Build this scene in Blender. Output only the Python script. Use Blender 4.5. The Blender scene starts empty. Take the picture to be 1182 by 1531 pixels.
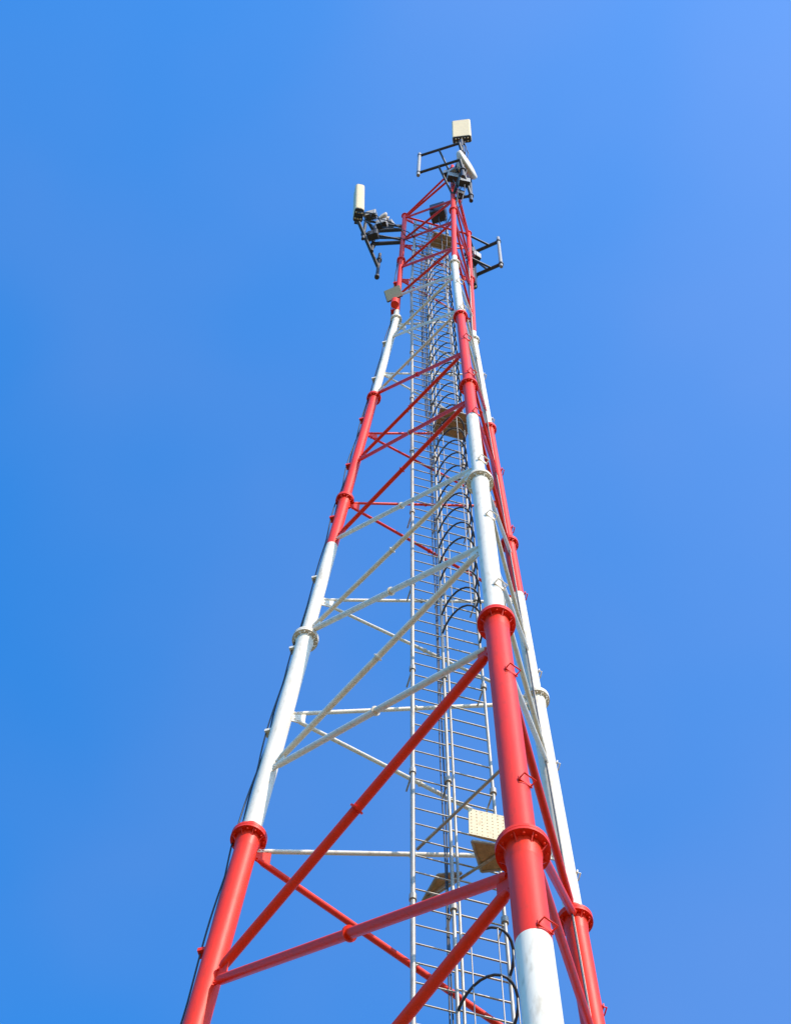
import bpy, bmesh, math, random
from mathutils import Vector, Matrix
random.seed(7)
scene=bpy.context.scene

# ---------------------------------------------------------------- materials
def new_mat(name,col,rough=.5,metal=0.,var=.12,scale=3.,dirt=None,dirt_amt=.35,bump=.0,spec=.5,streak=True):
    m=bpy.data.materials.new(name);m.use_nodes=True
    nt=m.node_tree;N=nt.nodes;L=nt.links
    b=N['Principled BSDF'];b.inputs['Metallic'].default_value=metal
    b.inputs['Specular IOR Level'].default_value=spec
    tc=N.new('ShaderNodeTexCoord')
    mp=N.new('ShaderNodeMapping');mp.inputs['Scale'].default_value=(1,1,.22 if streak else 1)
    L.new(tc.outputs['Object'],mp.inputs['Vector'])
    n1=N.new('ShaderNodeTexNoise');n1.inputs['Scale'].default_value=scale;n1.inputs['Detail'].default_value=8;n1.inputs['Roughness'].default_value=.65
    L.new(mp.outputs[0],n1.inputs['Vector'])
    n2=N.new('ShaderNodeTexNoise');n2.inputs['Scale'].default_value=scale*6;n2.inputs['Detail'].default_value=6
    L.new(mp.outputs[0],n2.inputs['Vector'])
    r=N.new('ShaderNodeValToRGB')
    r.color_ramp.elements[0].position=.3;r.color_ramp.elements[1].position=.7
    r.color_ramp.elements[0].color=(*[c*(1-var) for c in col],1)
    r.color_ramp.elements[1].color=(*[min(1,c*(1+var*.6)) for c in col],1)
    L.new(n1.outputs['Fac'],r.inputs['Fac'])
    r2=N.new('ShaderNodeValToRGB');r2.color_ramp.elements[0].position=.53;r2.color_ramp.elements[1].position=.72
    r2.color_ramp.elements[0].color=(0,0,0,1);r2.color_ramp.elements[1].color=(dirt_amt,)*3+(1,)
    L.new(n2.outputs['Fac'],r2.inputs['Fac'])
    mx=N.new('ShaderNodeMix');mx.data_type='RGBA'
    L.new(r2.outputs[0],mx.inputs['Factor']);L.new(r.outputs[0],mx.inputs[6])
    d=dirt or tuple(c*.5 for c in col);mx.inputs[7].default_value=(*d,1)
    L.new(mx.outputs[2],b.inputs['Base Color'])
    mr=N.new('ShaderNodeMapRange');mr.inputs['To Min'].default_value=rough-.1;mr.inputs['To Max'].default_value=min(1,rough+.15)
    L.new(n1.outputs['Fac'],mr.inputs['Value']);L.new(mr.outputs[0],b.inputs['Roughness'])
    if bump:
        bp=N.new('ShaderNodeBump');bp.inputs['Strength'].default_value=bump;bp.inputs['Distance'].default_value=.01
        L.new(n2.outputs['Fac'],bp.inputs['Height']);L.new(bp.outputs[0],b.inputs['Normal'])
    return m
RED=new_mat('red_paint',(.88,.034,.006),.42,var=.12,dirt=(.50,.04,.012),dirt_amt=.5,bump=.2,spec=.24)
WHITE=new_mat('white_paint',(.84,.72,.56),.5,var=.09,dirt=(.48,.37,.24),dirt_amt=.5,bump=.2,spec=.2)
GALV=new_mat('galvanised_steel',(.42,.36,.28),.4,metal=.35,var=.25,dirt=(.22,.16,.10),dirt_amt=.6)
DARK=new_mat('dark_steel',(.055,.050,.050),.5,metal=.2,var=.3)
CABLE=new_mat('black_cable',(.03,.03,.033),.5,var=.2)
CREAM=new_mat('antenna_radome',(.76,.57,.30),.5,var=.06,dirt=(.5,.40,.25),dirt_amt=.3,spec=.3)
DISHW=new_mat('dish_white',(.70,.58,.45),.5,var=.06,dirt=(.5,.4,.3),dirt_amt=.3,spec=.3)
UNIT=new_mat('radio_unit_grey',(.36,.33,.29),.5,var=.1)
DECK=new_mat('platform_steel',(.46,.30,.14),.65,var=.3,scale=8,dirt=(.2,.12,.06),dirt_amt=.7)
PANEL=new_mat('hatch_panel',(.64,.50,.29),.6,var=.1,scale=6,dirt=(.35,.25,.12),dirt_amt=.6)
CONC=new_mat('concrete',(.38,.37,.35),.85,var=.2,scale=2,bump=.4,streak=False)
GROUND=new_mat('grass_soil',(.15,.12,.05),.95,var=.5,scale=.6,dirt=(.22,.17,.1),dirt_amt=.6,bump=.5,streak=False)
MATS=[RED,WHITE,GALV,DARK,CABLE,CREAM,DISHW,UNIT,DECK,PANEL,CONC,GROUND]
IDX={m.name:i for i,m in enumerate(MATS)}

# ---------------------------------------------------------------- mesh builder
class MB:
    def __init__(s): s.v=[];s.f=[];s.m=[];s.sm=[]
    def add(s,vs,fs,mat,smooth=False):
        o=len(s.v);s.v+= [tuple(v) for v in vs]
        for f in fs: s.f.append([i+o for i in f]);s.m.append(mat);s.sm.append(smooth)
    def frame(s,d):
        d=d.normalized();a=Vector((0,0,1)) if abs(d.z)<.9 else Vector((1,0,0))
        x=d.cross(a).normalized();return x,d.cross(x).normalized()
    def tube(s,p,q,r,mat,r2=None,seg=16,caps=True):
        p=Vector(p);q=Vector(q);x,y=s.frame(q-p);r2=r if r2 is None else r2
        vs=[]
        for c,rr in ((p,r),(q,r2)):
            for i in range(seg):
                a=2*math.pi*i/seg;vs.append(c+x*(rr*math.cos(a))+y*(rr*math.sin(a)))
        s.add(vs,[[i,(i+1)%seg,seg+(i+1)%seg,seg+i] for i in range(seg)],mat,True)
        if caps:
            s.add(vs[:seg],[list(range(seg))[::-1]],mat);s.add(vs[seg:],[list(range(seg))],mat)
    def path(s,pts,r,mat,seg=8):
        pts=[Vector(p) for p in pts];rings=[];x=None
        for i,p in enumerate(pts):
            d=(pts[min(i+1,len(pts)-1)]-pts[max(i-1,0)]).normalized()
            if x is None: x,_=s.frame(d)
            else: x=(x-d*x.dot(d)).normalized()
            y=d.cross(x)
            rings.append([p+x*(r*math.cos(2*math.pi*k/seg))+y*(r*math.sin(2*math.pi*k/seg)) for k in range(seg)])
        vs=[v for g in rings for v in g];fs=[]
        for i in range(len(pts)-1):
            for k in range(seg): fs.append([i*seg+k,i*seg+(k+1)%seg,(i+1)*seg+(k+1)%seg,(i+1)*seg+k])
        s.add(vs,fs,mat,True)
    def box(s,c,ax,ay,az,hx,hy,hz,mat):
        c=Vector(c);ax=Vector(ax).normalized();ay=Vector(ay).normalized();az=Vector(az).normalized()
        vs=[c+ax*(hx*i)+ay*(hy*j)+az*(hz*k) for i in(-1,1) for j in(-1,1) for k in(-1,1)]
        s.add(vs,[[0,1,3,2],[4,6,7,5],[0,4,5,1],[2,3,7,6],[0,2,6,4],[1,5,7,3]],mat)
    def rbox(s,c,ax,ay,hx,hy,z0,z1,rad,mat,capmat=None,tz=.04,lean=(0,0)):
        c=Vector(c);ax=Vector(ax);ay=Vector(ay);ol=[]
        for sx,sy,a0 in ((1,1,0),(-1,1,90),(-1,-1,180),(1,-1,270)):
            for t in range(5):
                a=math.radians(a0+t*22.5);ol.append((sx*(hx-rad)+rad*math.cos(a),sy*(hy-rad)+rad*math.sin(a)))
        n=len(ol);vs=[]
        for z,k in ((z0,.93),(z0+tz,1),(z1-tz,1),(z1,.93)):
            for a,b in ol: vs.append(Vector((c.x+lean[0]*(z-z0),c.y+lean[1]*(z-z0),z))+ax*(a*k)+ay*(b*k))
        s.add(vs,[[g*n+i,g*n+(i+1)%n,(g+1)*n+(i+1)%n,(g+1)*n+i] for g in range(3) for i in range(n)],mat,False)
        cm=mat if capmat is None else capmat
        s.add(vs[:n],[list(range(n))[::-1]],cm);s.add(vs[-n:],[list(range(n))],mat)
    def obj(s,name,parent=None):
        me=bpy.data.meshes.new(name);me.from_pydata(s.v,[],s.f)
        for m in MATS: me.materials.append(m)
        me.polygons.foreach_set('material_index',[IDX[m.name] for m in s.m])
        me.polygons.foreach_set('use_smooth',s.sm);me.update()
        bm=bmesh.new();bm.from_mesh(me);bmesh.ops.recalc_face_normals(bm,faces=bm.faces);bm.to_mesh(me);bm.free()
        ob=bpy.data.objects.new(name,me);scene.collection.objects.link(ob)
        if parent: ob.parent=parent
        return ob
def empty(name):
    e=bpy.data.objects.new(name,None);scene.collection.objects.link(e);return e

# ---------------------------------------------------------------- tower geometry (metres, k = 6 m section index)
PHI=math.radians(-74.27)
def Z(k): return (k+3.708)*6+1.6
def leg(n,k):
    a=PHI+{'B':0,'C':1,'A':2}[n]*2*math.pi/3
    R=6*(.4277-.0595*min(k,4));return Vector((R*math.cos(a),R*math.sin(a),Z(k)))
KB,KT=-3.9,5.92
def legr(k): return .168 if k<-1 else .150 if k<0 else .130 if k<1 else .105 if k<2 else .094 if k<3 else .085 if k<4 else .070
BANDS=[(-9,-2.6,RED),(-2.6,-1.29,WHITE),(-1.29,.04,RED),(.04,1.63,WHITE),(1.63,3.02,RED),(3.02,4.12,WHITE),(4.12,9,RED)]
def band(k):
    for a,b,m in BANDS:
        if a<=k<b: return m
UP=Vector((0,0,1))
tower=empty('lattice_communication_tower')

for n in 'ABC':
    mb=MB()
    ks=sorted(set([KB,KT]+list(range(-3,6))+[b for a,b,_ in BANDS if KB<b<KT]))
    for a,b in zip(ks,ks[1:]):
        mid=(a+b)/2;r=legr(mid);mb.tube(leg(n,a),leg(n,b),r,band(mid),seg=32,caps=False)
    mb.tube(leg(n,KT),leg(n,KT)+UP*.03,legr(5)*1.5,RED,seg=24)
    for k in range(-3,6):
        c=leg(n,k);d=(leg(n,k+.01)-leg(n,k-.02)).normalized();rb=legr(k-.1);m=band(k-.01)
        R=rb*1.52+.012
        th=.045
        mb.tube(c-d*(th+.004),c-d*.004,R,m,seg=32);mb.tube(c+d*.004,c+d*(th+.004),R,m,seg=32)
        mb.tube(c-d*.3,c-d*(th+.004),rb*1.001,m,rb*1.13,seg=32,caps=False)
        x,y=mb.frame(d)
        for i in range(12):
            a=2*math.pi*i/12;p=c+(x*math.cos(a)+y*math.sin(a))*(rb*1.3+.008)
            mb.tube(p-d*(th+.04),p+d*(th+.04),.014,m,seg=6)
        for i in range(8):
            a=2*math.pi*(i+.5)/8;o=x*math.cos(a)+y*math.sin(a);t=x*-math.sin(a)+y*math.cos(a)
            for sg in (-1,1):
                p0=c+o*rb*.95+d*sg*(th+.003);p1=c+o*R*.93+d*sg*(th+.003);p2=c+o*rb*.95+d*sg*(th+.13)
                vs=[q+t*e for e in(-.005,.005) for q in(p0,p1,p2)]
                mb.add(vs,[[0,1,2],[5,4,3],[0,3,4,1],[1,4,5,2],[2,5,3,0]],m)
    if n!='A':
        out=Vector((leg(n,0).x,leg(n,0).y,0)).normalized()
        tv=out.cross(UP)
        oo=(out*.92+tv*(-.38 if n=='B' else .6)).normalized();t2=oo.cross(UP)
        k=-3.7;
        while k<3.9:
            if abs(k-round(k))>.06:
                r=legr(k);c=leg(n,k)+oo*r*.9;m=band(k);w=.075 if n=='B' else .06;e=.09 if n=='B' else .06
                mb.path([c-t2*w,c-t2*w+oo*e,c+t2*w+oo*e,c+t2*w],.011,m,seg=6)
                mb.box(c+oo*.012,t2,oo,UP,.09,.008,.03,m)
            k+=.485
    mb.obj('leg_'+n.lower(),tower)

AB=[('A',-3.75),('B',-3.2),('A',-2.65),('B',-2.1),('A',-1.55),('B',-1.066),('A',-.53),('B',-.105),('A',.297),('B',.512),('A',1.042),('B',1.146),('A',1.678),('B',1.846),('A',2.343),('B',2.463),('A',3.04),('B',3.126),('A',3.75),('B',3.79),('A',4.38),('B',4.29),('A',4.87),('B',4.78),('A',5.40),('B',5.22),('A',5.88),('B',5.76)]
AC=[('C',-3.75),('A',-3.2),('C',-2.65),('A',-2.1),('C',-1.6),('A',-1.1),('C',-.58),('A',-.05),('C',.25),('A',.578),('C',.98),('A',1.253),('C',1.59),('A',1.98),('C',2.30),('A',2.623),('C',2.96),('A',3.29),('C',3.59),('A',3.93),('C',4.3),('A',4.65),('C',5.0),('A',5.3),('C',5.6),('A',5.85)]
BC=[('C',-3.7),('B',-3.4),('C',-2.2),('B',-2.5),('C',-1.3),('B',-1.7),('C',-.43),('B',-.85),('C',.02),('B',-.13),('C',.66),('B',.49),('C',1.27),('B',1.17),('C',1.92),('B',1.87),('C',2.55),('B',2.48),('C',3.17),('B',3.1),('C',3.75),('B',3.76),('C',4.35),('B',4.33),('C',4.85),('B',4.83),('C',5.35),('B',5.3),('C',5.85),('B',5.75)]
def br(k): return .062 if k<0 else .046 if k<1 else .039 if k<2 else .035 if k<3 else .031 if k<4 else .034
def brace(mb,P,Q,r,m,ra,rb_):
    P=Vector(P);Q=Vector(Q);d=(Q-P).normalized();L=(Q-P).length
    a=P+d*(ra+.16);b=Q-d*(rb_+.16)
    mb.tube(a,b,r,m,seg=20)
    side=d.cross(UP).normalized();w=d.cross(side).normalized()
    for c,s,rr in ((a,-1,ra),(b,1,rb_)):
        mb.tube(c,c+d*s*.07,r,m,r*.7,seg=20)
        mb.box(c+d*s*.10,d,w,side,.10,r*.85,.010,m)
        for t in (.06,.11):
            q=c+d*s*t;mb.tube(q-side*.03,q+side*.03,.014,m,seg=6)
for nm,fc,sc in (('front_bracing',AB,1.),('rear_bracing',AC,.72),('side_bracing',BC,.85)):
    mb=MB()
    for i,((n1,k1),(n2,k2)) in enumerate(zip(fc,fc[1:])):
        mk=(k1+k2)/2;r=br(mk)*sc
        m=RED if -1.4<mk<0 else band(mk)
        P=leg(n1,k1);Q=leg(n2,k2);brace(mb,P,Q,r,m,legr(k1),legr(k2))
        if nm!='side_bracing' and mk<3:
            c=(P+Q)/2;d=(Q-P).normalized()
            mb.tube(c-d*.012,c+d*.012,r*1.5,m if random.random()<.6 else GALV,seg=16)
    for n,k in fc:
        other=[q for q in 'ABC' if q in {x[0] for x in fc} and q!=n][0]
        h=leg(other,k)-leg(n,k);h.z=0;h.normalize();r=legr(k)
        s=h.cross(UP)
        mb.box(leg(n,k)+h*(r+.09),h,UP,s,.10,.15 if k<2 else .1,.008,band(k))
    ns=sorted({x[0] for x in fc});mb.tube(leg(ns[0],KT-.01),leg(ns[1],KT-.01),.032,RED)
    mb.obj(nm,tower)

# ---------------------------------------------------------------- ladders
def Lp(off,inw,k):
    A,C=leg('A',k),leg('C',k);d=(C-A).normalized();i=Vector((d.y,-d.x,0))
    kk=min(k,4.3);return (A+C)/2+d*off(kk)+i*inw
r1=lambda k:-.10-.147*k
r2=lambda k:.43-.172*k
r3=lambda k:1.10-.205*k
LK0,LK1=-3.85,5.6
mb=MB()
def rail(off,inw,r,m,k0=LK0,k1=LK1,seg=12):
    pts=[Lp(off,inw,k0)]+[Lp(off,inw,q) for q in (4.,4.3) if k0<q<k1]+[Lp(off,inw,k1)]
    for a,b in zip(pts,pts[1:]): mb.tube(a,b,r,m,seg=seg)
rail(r1,.35,.034,GALV);rail(r2,.35,.026,GALV);rail(lambda k:r2(k)+.075,.36,.02,GALV)
rail(r3,.35,.026,GALV)
k=LK0+.05;i=0
while k<LK1:
    mb.tube(Lp(r1,.35,k),Lp(r2,.35,k),.012,GALV,seg=8)
    mb.tube(Lp(r2,.35,k+.01),Lp(r3,.35,k+.01),.014,GALV,seg=8)
    if i%8==0:
        for f in (r1,r2,r3):
            c=Lp(f,.35,k+.03);mb.tube(c-UP*.06,c+UP*.06,.05,GALV,seg=12)
            mb.tube(c,Lp(f,.02,k+.03),.014,GALV,seg=8)
    k+=.0645;i+=1
mb.obj('climbing_ladder',tower)
mb=MB()
def hoop(k):
    a=Lp(r2,.35,k);b=Lp(r3,.35,k);c=(a+b)/2;x=(b-a)/2;i=Vector((x.y,-x.x,0)).normalized();R=max(x.length,.30)
    pts=[]
    for t in range(15):
        an=math.pi*(t/14);pts.append(c-x*math.cos(an)*(R/x.length)*1.0+i*(math.sin(an)*.62))
    return pts
for ka,kb,st in ((LK0+.4,-.22,.155),(1.12,4.75,.112)):
    k=ka;prev=None
    while k<kb:
        h=hoop(k);mb.path(h,.020-.0018*max(k,0),DARK,seg=6)
        if prev:
            for j in (3,7,11): mb.tube(prev[j],h[j],.009,GALV,seg=6)
        prev=h;k+=st
mb.obj('ladder_safety_cage',tower)
mb=MB()
for j in range(5):
    o=.05+.035*j
    f=lambda k,o=o:r2(k)-o
    pts=[]
    k=LK0 if j<2 else 1.9+.3*j
    while k<5.3:
        pts.append(Lp(f,.31+.01*math.sin(k*9+j),k)+Vector((.008*math.sin(k*5+j*2),0,0)));k+=.12
    mb.path(pts,.012,CABLE,seg=6)
outA=Vector((leg('A',0).x,leg('A',0).y,0)).normalized();tA=outA.cross(UP)
for j in range(2):
    pts=[];k=KB
    while k<5:
        sag=.05*abs(math.sin(k*math.pi*2.2+j))*(.6+.4*math.sin(k*3.1+j))
        pts.append(leg('A',k)+outA*(legr(k)+.03+sag)+tA*(.05-.06*j));k+=.04
    mb.path(pts,.012,CABLE,seg=6)
k=-3.6
while k<4.8:
    c=leg('A',k)+outA*(legr(k)+.03);mb.box(c,outA,tA,UP,.05,.06,.03,band(k));k+=.455
dCB=(leg('B',0)-leg('C',0));dCB.z=0;dCB.normalize()
for j in range(3):
    pts=[];k=KB
    while k<5.2:
        pts.append(leg('C',k)+dCB*(legr(k)+.05+.05*j+.01*math.sin(k*7+j)));k+=.08
    mb.path(pts,.013,WHITE if j==0 else CABLE,seg=6)
mb.obj('feeder_cables',tower)

# ---------------------------------------------------------------- platforms
mb=MB()
def deck(corners,th,m,bars=True):
    cs=[Vector(c) for c in corners];n=len(cs)
    vs=cs+[c-UP*th for c in cs]
    mb.add(vs,[list(range(n)),[n+i for i in range(n)][::-1]]+[[i,(i+1)%n,n+(i+1)%n,n+i] for i in range(n)],m)
    for i in range(n): mb.tube(cs[i]-UP*th,cs[(i+1)%n]-UP*th,.022,GALV,seg=8)
z0=Z(0.0)
deck([(.42,.62,z0),(.90,.70,z0),(.98,1.02,z0),(.55,1.08,z0)],.03,DECK)
hp=[Vector((.38,.54,z0)),Vector((.87,.66,z0)),Vector((.87,.66,z0+.66)),Vector((.38,.54,z0+.66))]
hn=Vector((.24,-.97,0)).normalized()*.012
mb.add([p+hn for p in hp]+[p-hn for p in hp],[[0,1,2,3],[7,6,5,4],[0,4,5,1],[1,5,6,2],[2,6,7,3],[3,7,4,0]],PANEL)
for a in range(7):
    for b in range(8):
        p=hp[0]+(hp[1]-hp[0])*((a+.5)/7)+UP*(.66*(b+.5)/8)
        mb.tube(p+hn,p+hn*1.4,.008,DECK,seg=6)
deck([(.29,1.07,z0-.05),(-.02,1.10,z0-.05),(-.22,1.50,z0-.05)],.03,DECK)
mb.tube((-.30,1.07,z0+.5),(1.16,-.54,z0+.5),.024,GALV);mb.tube((-.24,1.56,z0-.05),(.93,.68,z0-.05),.022,GALV)
def ldeck(k,o0,o1,i0,i1):
    f=lambda v:(lambda q:v)
    deck([Lp(f(o0),i0,k),Lp(f(o1),i0,k),Lp(f(o1),i1,k),Lp(f(o0),i1,k)],.04,DECK)
    for t in (.33,.66): mb.tube(Lp(f(o0),i0+(i1-i0)*t,k-.012),Lp(f(o1),i0+(i1-i0)*t,k-.012),.02,GALV,seg=8)
ldeck(2.62,-.05,.60,.45,.98)
ldeck(5.15,-.28,.26,.42,.80)
mb.obj('platforms',tower)

# ---------------------------------------------------------------- footings + ground
mb=MB()
for n in 'ABC':
    c=leg(n,KB);c.z=0
    mb.box(c+UP*.12,(1,0,0),(0,1,0),UP,.9,.9,.22,CONC)
    mb.tube(c+UP*.34,c+UP*.39,.34,GALV,seg=32);mb.tube(c+UP*.39,Vector(leg(n,KB)),.18,RED,seg=32)
mb.obj('concrete_footings',tower)
mb=MB();S=3000;nn=24
vs=[];fs=[]
for i in range(nn+1):
    for j in range(nn+1):
        vs.append(((i/nn-.5)*2*S,(j/nn-.5)*2*S,0))
for i in range(nn):
    for j in range(nn): fs.append([i*(nn+1)+j,(i+1)*(nn+1)+j,(i+1)*(nn+1)+j+1,i*(nn+1)+j+1])
mb.add(vs,fs,GROUND);mb.obj('ground')

# ---------------------------------------------------------------- antenna mounts and antennas
def joint(mb,p,r=.06): 
    p=Vector(p);mb.tube(p-UP*.07,p+UP*.07,r,DARK,seg=10)
lB,lA,lC=leg('B',5.3),leg('A',5.6),leg('C',5.6)
V=Vector
def at(v,z): return V((v[0],v[1],z))
mb=MB()
p1=(-.665,-1.58);pm=(.58,-1.72);p2=(.80,-1.18)
zl,zu=56.55,59.07
mb.tube(at(p1,zl-.35),at(p1,zu+.3),.05,UNIT);mb.tube(at(pm,zl-1.2),at(pm,61.2),.05,DARK);mb.tube(at(p2,54.7),at(p2,57.9),.055,DARK)
for z in (zl,zu):
    mb.tube(at(p1,z),at((.50,-1.95),z),.042,DARK);mb.tube(at((.50,-1.95),z),at(p2,z-1.2),.042,DARK)
    mb.tube(at(lB,z-.8),at(pm,z-.3),.05,DARK);joint(mb,at(p1,z));joint(mb,at(pm,z-.3),.09);joint(mb,at(p2,z-1.2),.08)
    mb.tube(at(lB,z-1.2),at(p2,z-1.2),.045,DARK);mb.tube(at(lB,z-.8),at((-.1,-1.78),z),.03,DARK)
mb.tube(at(lB,54.9),at(lB,60.0),.055,RED)
mb.obj('antenna_mount_frame')
mb=MB()
q1=V((-2.20,.02,0));q2=V((-1.77,.77,0));q0=V((-2.34,-.32,0))
zl,zu=55.9,57.6
mb.tube(at(q0,zl),at(q2,zl-.9),.05,DARK);mb.tube(at(q0,zu),at(V((-1.86,.55,0)),zu),.045,DARK)
for z in (zl+.1,zu):
    mb.tube(at(lA,z),at(V((-1.97,.33,0)),z),.06,DARK);mb.tube(at(lA,z+.5),at(V((-1.9,.2,0)),z+.2),.035,DARK)
    mb.tube(at(lA,z+.3),at(q1,z),.035,DARK)
for q,a,b in ((q2,54.0,56.6),(V((-1.95,.35,0)),55.2,58.4),(q1,55.3,58.6)):
    mb.tube(at(q,a),at(q,b),.048,DARK);joint(mb,at(q,zl),.08)
joint(mb,at(q2,54.0),.07)
mb.obj('antenna_mount_frame')
mb=MB()
c1=V((1.70,1.06,0));c2=V((.95,1.40,0))
mb.tube(at(c1,56.3),at(c1,59.9),.05,UNIT);mb.tube(at(c2,55.6),at(c2,60),.055,DARK)
for z in (56.6,59.4):
    mb.tube(at(c1,z),at(c2,z),.055,DARK);mb.tube(at(lC,z-.2),at(c2,z),.05,DARK);mb.tube(at(lC,z-.2),at(c1.lerp(c2,.35),z),.035,DARK)
    joint(mb,at(c1,z),.075);joint(mb,at(c2,z),.09)
mb.tube(at(c1.lerp(c2,.5),56.6),at(c2,58.6),.035,DARK)
mb.obj('antenna_mount_frame')

def panel_antenna(c,face,hx,hy,z0,z1,lean=(0,0),rf=.6,m=None):
    mb=MB();ay=V((face[0],face[1],0)).normalized();ax=V((-ay.y,ay.x,0));c=V((c[0],c[1],0))
    mb.rbox(c,ax,ay,hx,hy,z0,z1,min(hx,hy)*rf,m or CREAM,DARK,.03,lean)
    mb.rbox(c,ax,ay,hx*.96,hy*.92,z0-.05,z0-.002,min(hx,hy)*.5,DARK,DARK,.01)
    for i in range(5):
        for j in (-1,1):
            p=c+ax*(hx*.75*(i-2)/2.4)+ay*(hy*.4*j);mb.tube(at(p,z0-.13),at(p,z0-.045),.02,UNIT if i%2 else CREAM,seg=8)
    for z in (z0+.3,z1-.4):
        p=at(c,z)-ay*(hy+.05)+V((lean[0]*(z-z0),lean[1]*(z-z0),0));mb.box(p,ax,ay,UP,.07,.06,.06,DARK)
    mb.obj('panel_antenna')
panel_antenna((.60,-1.72),(-.12,-.99),.29,.12,60.95,63.7,rf=.45)
panel_antenna((-2.38,-.30),(.2,-.98),.14,.22,56.9,60.2,(-.035,0))
panel_antenna((.86,1.30),(.35,.94),.12,.16,55.2,57.4,m=DARK)

def dish(c,axis,R,dep):
    mb=MB();a=V(axis).normalized();c=V(c);x,y=mb.frame(a);seg=40
    prof=[(-.9*dep-.05,.10),(-.9*dep,.16),(-.55*dep,.62*R),(-.2*dep,.93*R),(0,R),(.35*dep,R),(.45*dep,.97*R),(.55*dep,.7*R),(.6*dep,.35*R),(.61*dep,.01)]
    vs=[c+a*d+(x*math.cos(2*math.pi*i/seg)+y*math.sin(2*math.pi*i/seg))*r for d,r in prof for i in range(seg)]
    mb.add(vs,[[g*seg+i,g*seg+(i+1)%seg,(g+1)*seg+(i+1)%seg,(g+1)*seg+i] for g in range(len(prof)-1) for i in range(seg)],DISHW,True)
    mb.tube(c-a*(.9*dep+.3),c-a*.9*dep,.09,DARK);mb.box(c-a*(.9*dep+.2),a,x,y,.1,.14,.14,UNIT)
    mb.obj('microwave_dish_antenna')
dish((.68,-1.62,57.4),(.80,-.52,.0),.47,.22)
dish((-1.72,.02,58.1),(-.6,-.8,0),.16,.12)

def rru(c,face,s=(.16,.10,.24),m=UNIT):
    mb=MB();ay=V((face[0],face[1],0)).normalized();ax=V((-ay.y,ay.x,0));c=V(c)
    mb.rbox(c,ax,ay,s[0],s[1],c.z-s[2],c.z+s[2],.03,m,DARK,.02)
    for i in range(6):
        mb.box(c+ax*(s[0]*.8*(i-2.5)/2.5)-ay*(s[1]+.02),ax,ay,UP,.008,.02,s[2]*.85,m)
    mb.obj('remote_radio_unit')
rru((-2.05,-.12,57.7),(-.3,-1));rru((-1.72,-.02,57.0),(-.3,-1));rru((-1.95,.12,56.2),(-.3,-1),m=DARK)
rru((.30,-1.38,56.9),(.2,-1));rru((.62,-1.45,55.9),(.2,-1));rru((.45,-1.3,57.9),(.2,-1),m=DARK)
rru((.52,-1.22,55.4),(.3,-1),(.10,.08,.2),m=DARK);rru((.15,-1.2,58.4),(-.3,-1),(.11,.08,.2))
rru((-.10,-.35,57.0),(-.3,-1),(.22,.18,.5),DARK);rru((.85,1.15,58.2),(.6,.6),m=DARK);rru((.98,1.0,57.0),(.6,.4))
mb=MB()
def jumper(p,q,sag,r=.014):
    p=V(p);q=V(q);pts=[]
    for i in range(13):
        t=i/12;v=p.lerp(q,t);s=math.sin(math.pi*t);pts.append(v+V((random.uniform(-.02,.02)+sag*.4*s,-sag*.5*s,-sag*s)))
    mb.path(pts,r,CABLE,seg=6)
for a,b,s in (((.5,-1.7,60.9),(.35,-1.4,57.0),.5),((.6,-1.7,60.9),(.62,-1.45,56.1),.35),((.3,-1.38,56.6),(.15,-.6,54.5),.5),((.62,-1.45,55.6),(.1,-.5,54),.4),
              ((-2.4,-.3,56.8),(-2.05,-.1,57.5),.35),((-2.45,-.4,56.8),(-1.72,0,56.8),.5),((-1.72,0,56.7),(-.7,.3,55.4),.6),((-2.05,-.1,57.5),(-1.0,.1,55.9),.4),((-2.3,-.2,56.8),(-1.9,.1,56.0),.3),
              ((.9,1.3,55.2),(.6,.7,54.0),.3),((.85,1.15,58),(.5,.6,55),.3),((-.1,-.35,56.5),(-.05,.1,53),.2),((.1,-.5,56),(0,.1,52),.2),
              ((.66,-1.7,60.9),(.45,-1.2,55.0),.25),((.4,-1.3,57.6),(.3,-.9,54.0),.25),((-1.2,.25,56.4),(-.4,.3,53.5),.4),((.8,.8,57.6),(.3,.5,53.5),.3)):
    jumper(a,b,s)
mb.obj('jumper_cables')

mb=MB();c=V((-1.20,-.02,Z(4.22)))
ax=V((.92,-.40,0)).normalized();az=V((.35,.8,-1.1)).normalized();ay=ax.cross(az).normalized()
mb.box(c,ax,az,ay,.20,.17,.03,PANEL)
for s in (-1,1):
    mb.tube(c+ax*.2*s-az*.17,c+ax*.2*s+az*.17,.018,DARK,seg=8);mb.tube(c+az*.17*s-ax*.2,c+az*.17*s+ax*.2,.018,DARK,seg=8)
mb.tube(c,leg('A',4.2),.03,UNIT)
b=leg('A',4.15)+V((-.05,-.2,-.25));mb.tube(b,b+UP*.35,.10,RED,seg=20);mb.tube(b+UP*.35,b+UP*.45,.10,RED,.03,seg=20)
mb.tube(b+UP*.1,leg('A',4.15)+UP*-.15,.03,RED)
mb.obj('obstruction_light')

# ---------------------------------------------------------------- camera
yaw,pit,roll=[math.radians(v) for v in (-3.67,68.85,3.63)]
f=V((math.sin(yaw)*math.cos(pit),math.cos(yaw)*math.cos(pit),math.sin(pit)))
a0=V((math.cos(yaw),-math.sin(yaw),0));u0=a0.cross(f)
rr=a0*math.cos(roll)+u0*math.sin(roll);uu=rr.cross(f)
cd=bpy.data.cameras.new('camera');cam=bpy.data.objects.new('camera',cd);scene.collection.objects.link(cam)
M=Matrix((rr,uu,-f)).transposed().to_4x4();M.translation=V((0,-12.54,1.6));cam.matrix_world=M
cd.sensor_fit='VERTICAL';cd.sensor_height=24;cd.lens=2926/1531*24;cd.clip_end=8000;scene.camera=cam

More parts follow.
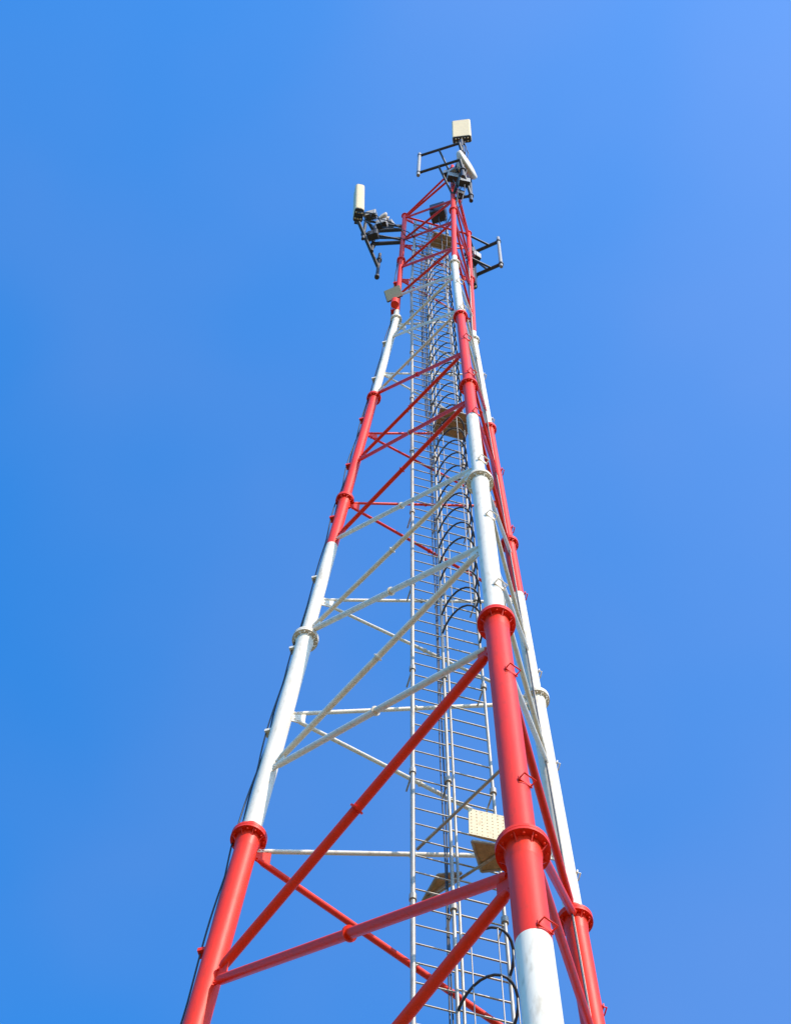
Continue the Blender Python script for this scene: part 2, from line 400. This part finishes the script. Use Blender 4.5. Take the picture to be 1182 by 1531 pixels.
# ---------------------------------------------------------------- sun + sky
SD=V((.66,-.75,0)).normalized();EL=math.radians(40)
sd=V((SD.x*math.cos(EL),SD.y*math.cos(EL),math.sin(EL)))
sl=bpy.data.lights.new('sun','SUN');sl.energy=5.0;sl.angle=math.radians(.5);sl.color=(1,.90,.76)
so=bpy.data.objects.new('sun',sl);scene.collection.objects.link(so);so.rotation_euler=sd.to_track_quat('Z','Y').to_euler()
w=bpy.data.worlds.new('World');scene.world=w;w.use_nodes=True;nt=w.node_tree;N=nt.nodes;L=nt.links
bg=N['Background'];st=N.new('ShaderNodeTexSky');st.sky_type='NISHITA';st.sun_disc=False
st.sun_elevation=EL;st.sun_rotation=math.atan2(SD.x,SD.y)
mm=N.new('ShaderNodeVectorMath');mm.operation='MULTIPLY'
# thin high haze: more toward the sun side, broken up by soft noise
tc=N.new('ShaderNodeTexCoord');nz=N.new('ShaderNodeTexNoise');nz.inputs['Scale'].default_value=3.2;nz.inputs['Detail'].default_value=3
L.new(tc.outputs['Generated'],nz.inputs['Vector'])
dt=N.new('ShaderNodeVectorMath');dt.operation='DOT_PRODUCT';dt.inputs[1].default_value=(.9,-.25,.0)
L.new(tc.outputs['Generated'],dt.inputs[0])
ad=N.new('ShaderNodeMath');ad.operation='MULTIPLY_ADD';ad.inputs[1].default_value=1.1
L.new(nz.outputs['Fac'],ad.inputs[0]);L.new(dt.outputs['Value'],ad.inputs[2])
mr=N.new('ShaderNodeMapRange');mr.interpolation_type='SMOOTHSTEP';mr.inputs['From Min'].default_value=.05;mr.inputs['From Max'].default_value=.85
L.new(ad.outputs[0],mr.inputs['Value'])
mx=N.new('ShaderNodeMix');mx.data_type='RGBA';mx.inputs[6].default_value=(.26,1.50,2.62,1);mx.inputs[7].default_value=(1.08,1.72,2.52,1)
L.new(mr.outputs[0],mx.inputs['Factor']);L.new(mx.outputs[2],mm.inputs[1])
L.new(st.outputs[0],mm.inputs[0]);L.new(mm.outputs[0],bg.inputs['Color']);bg.inputs['Strength'].default_value=.15
scene.view_settings.view_transform='Standard';scene.view_settings.look='None';scene.view_settings.exposure=0
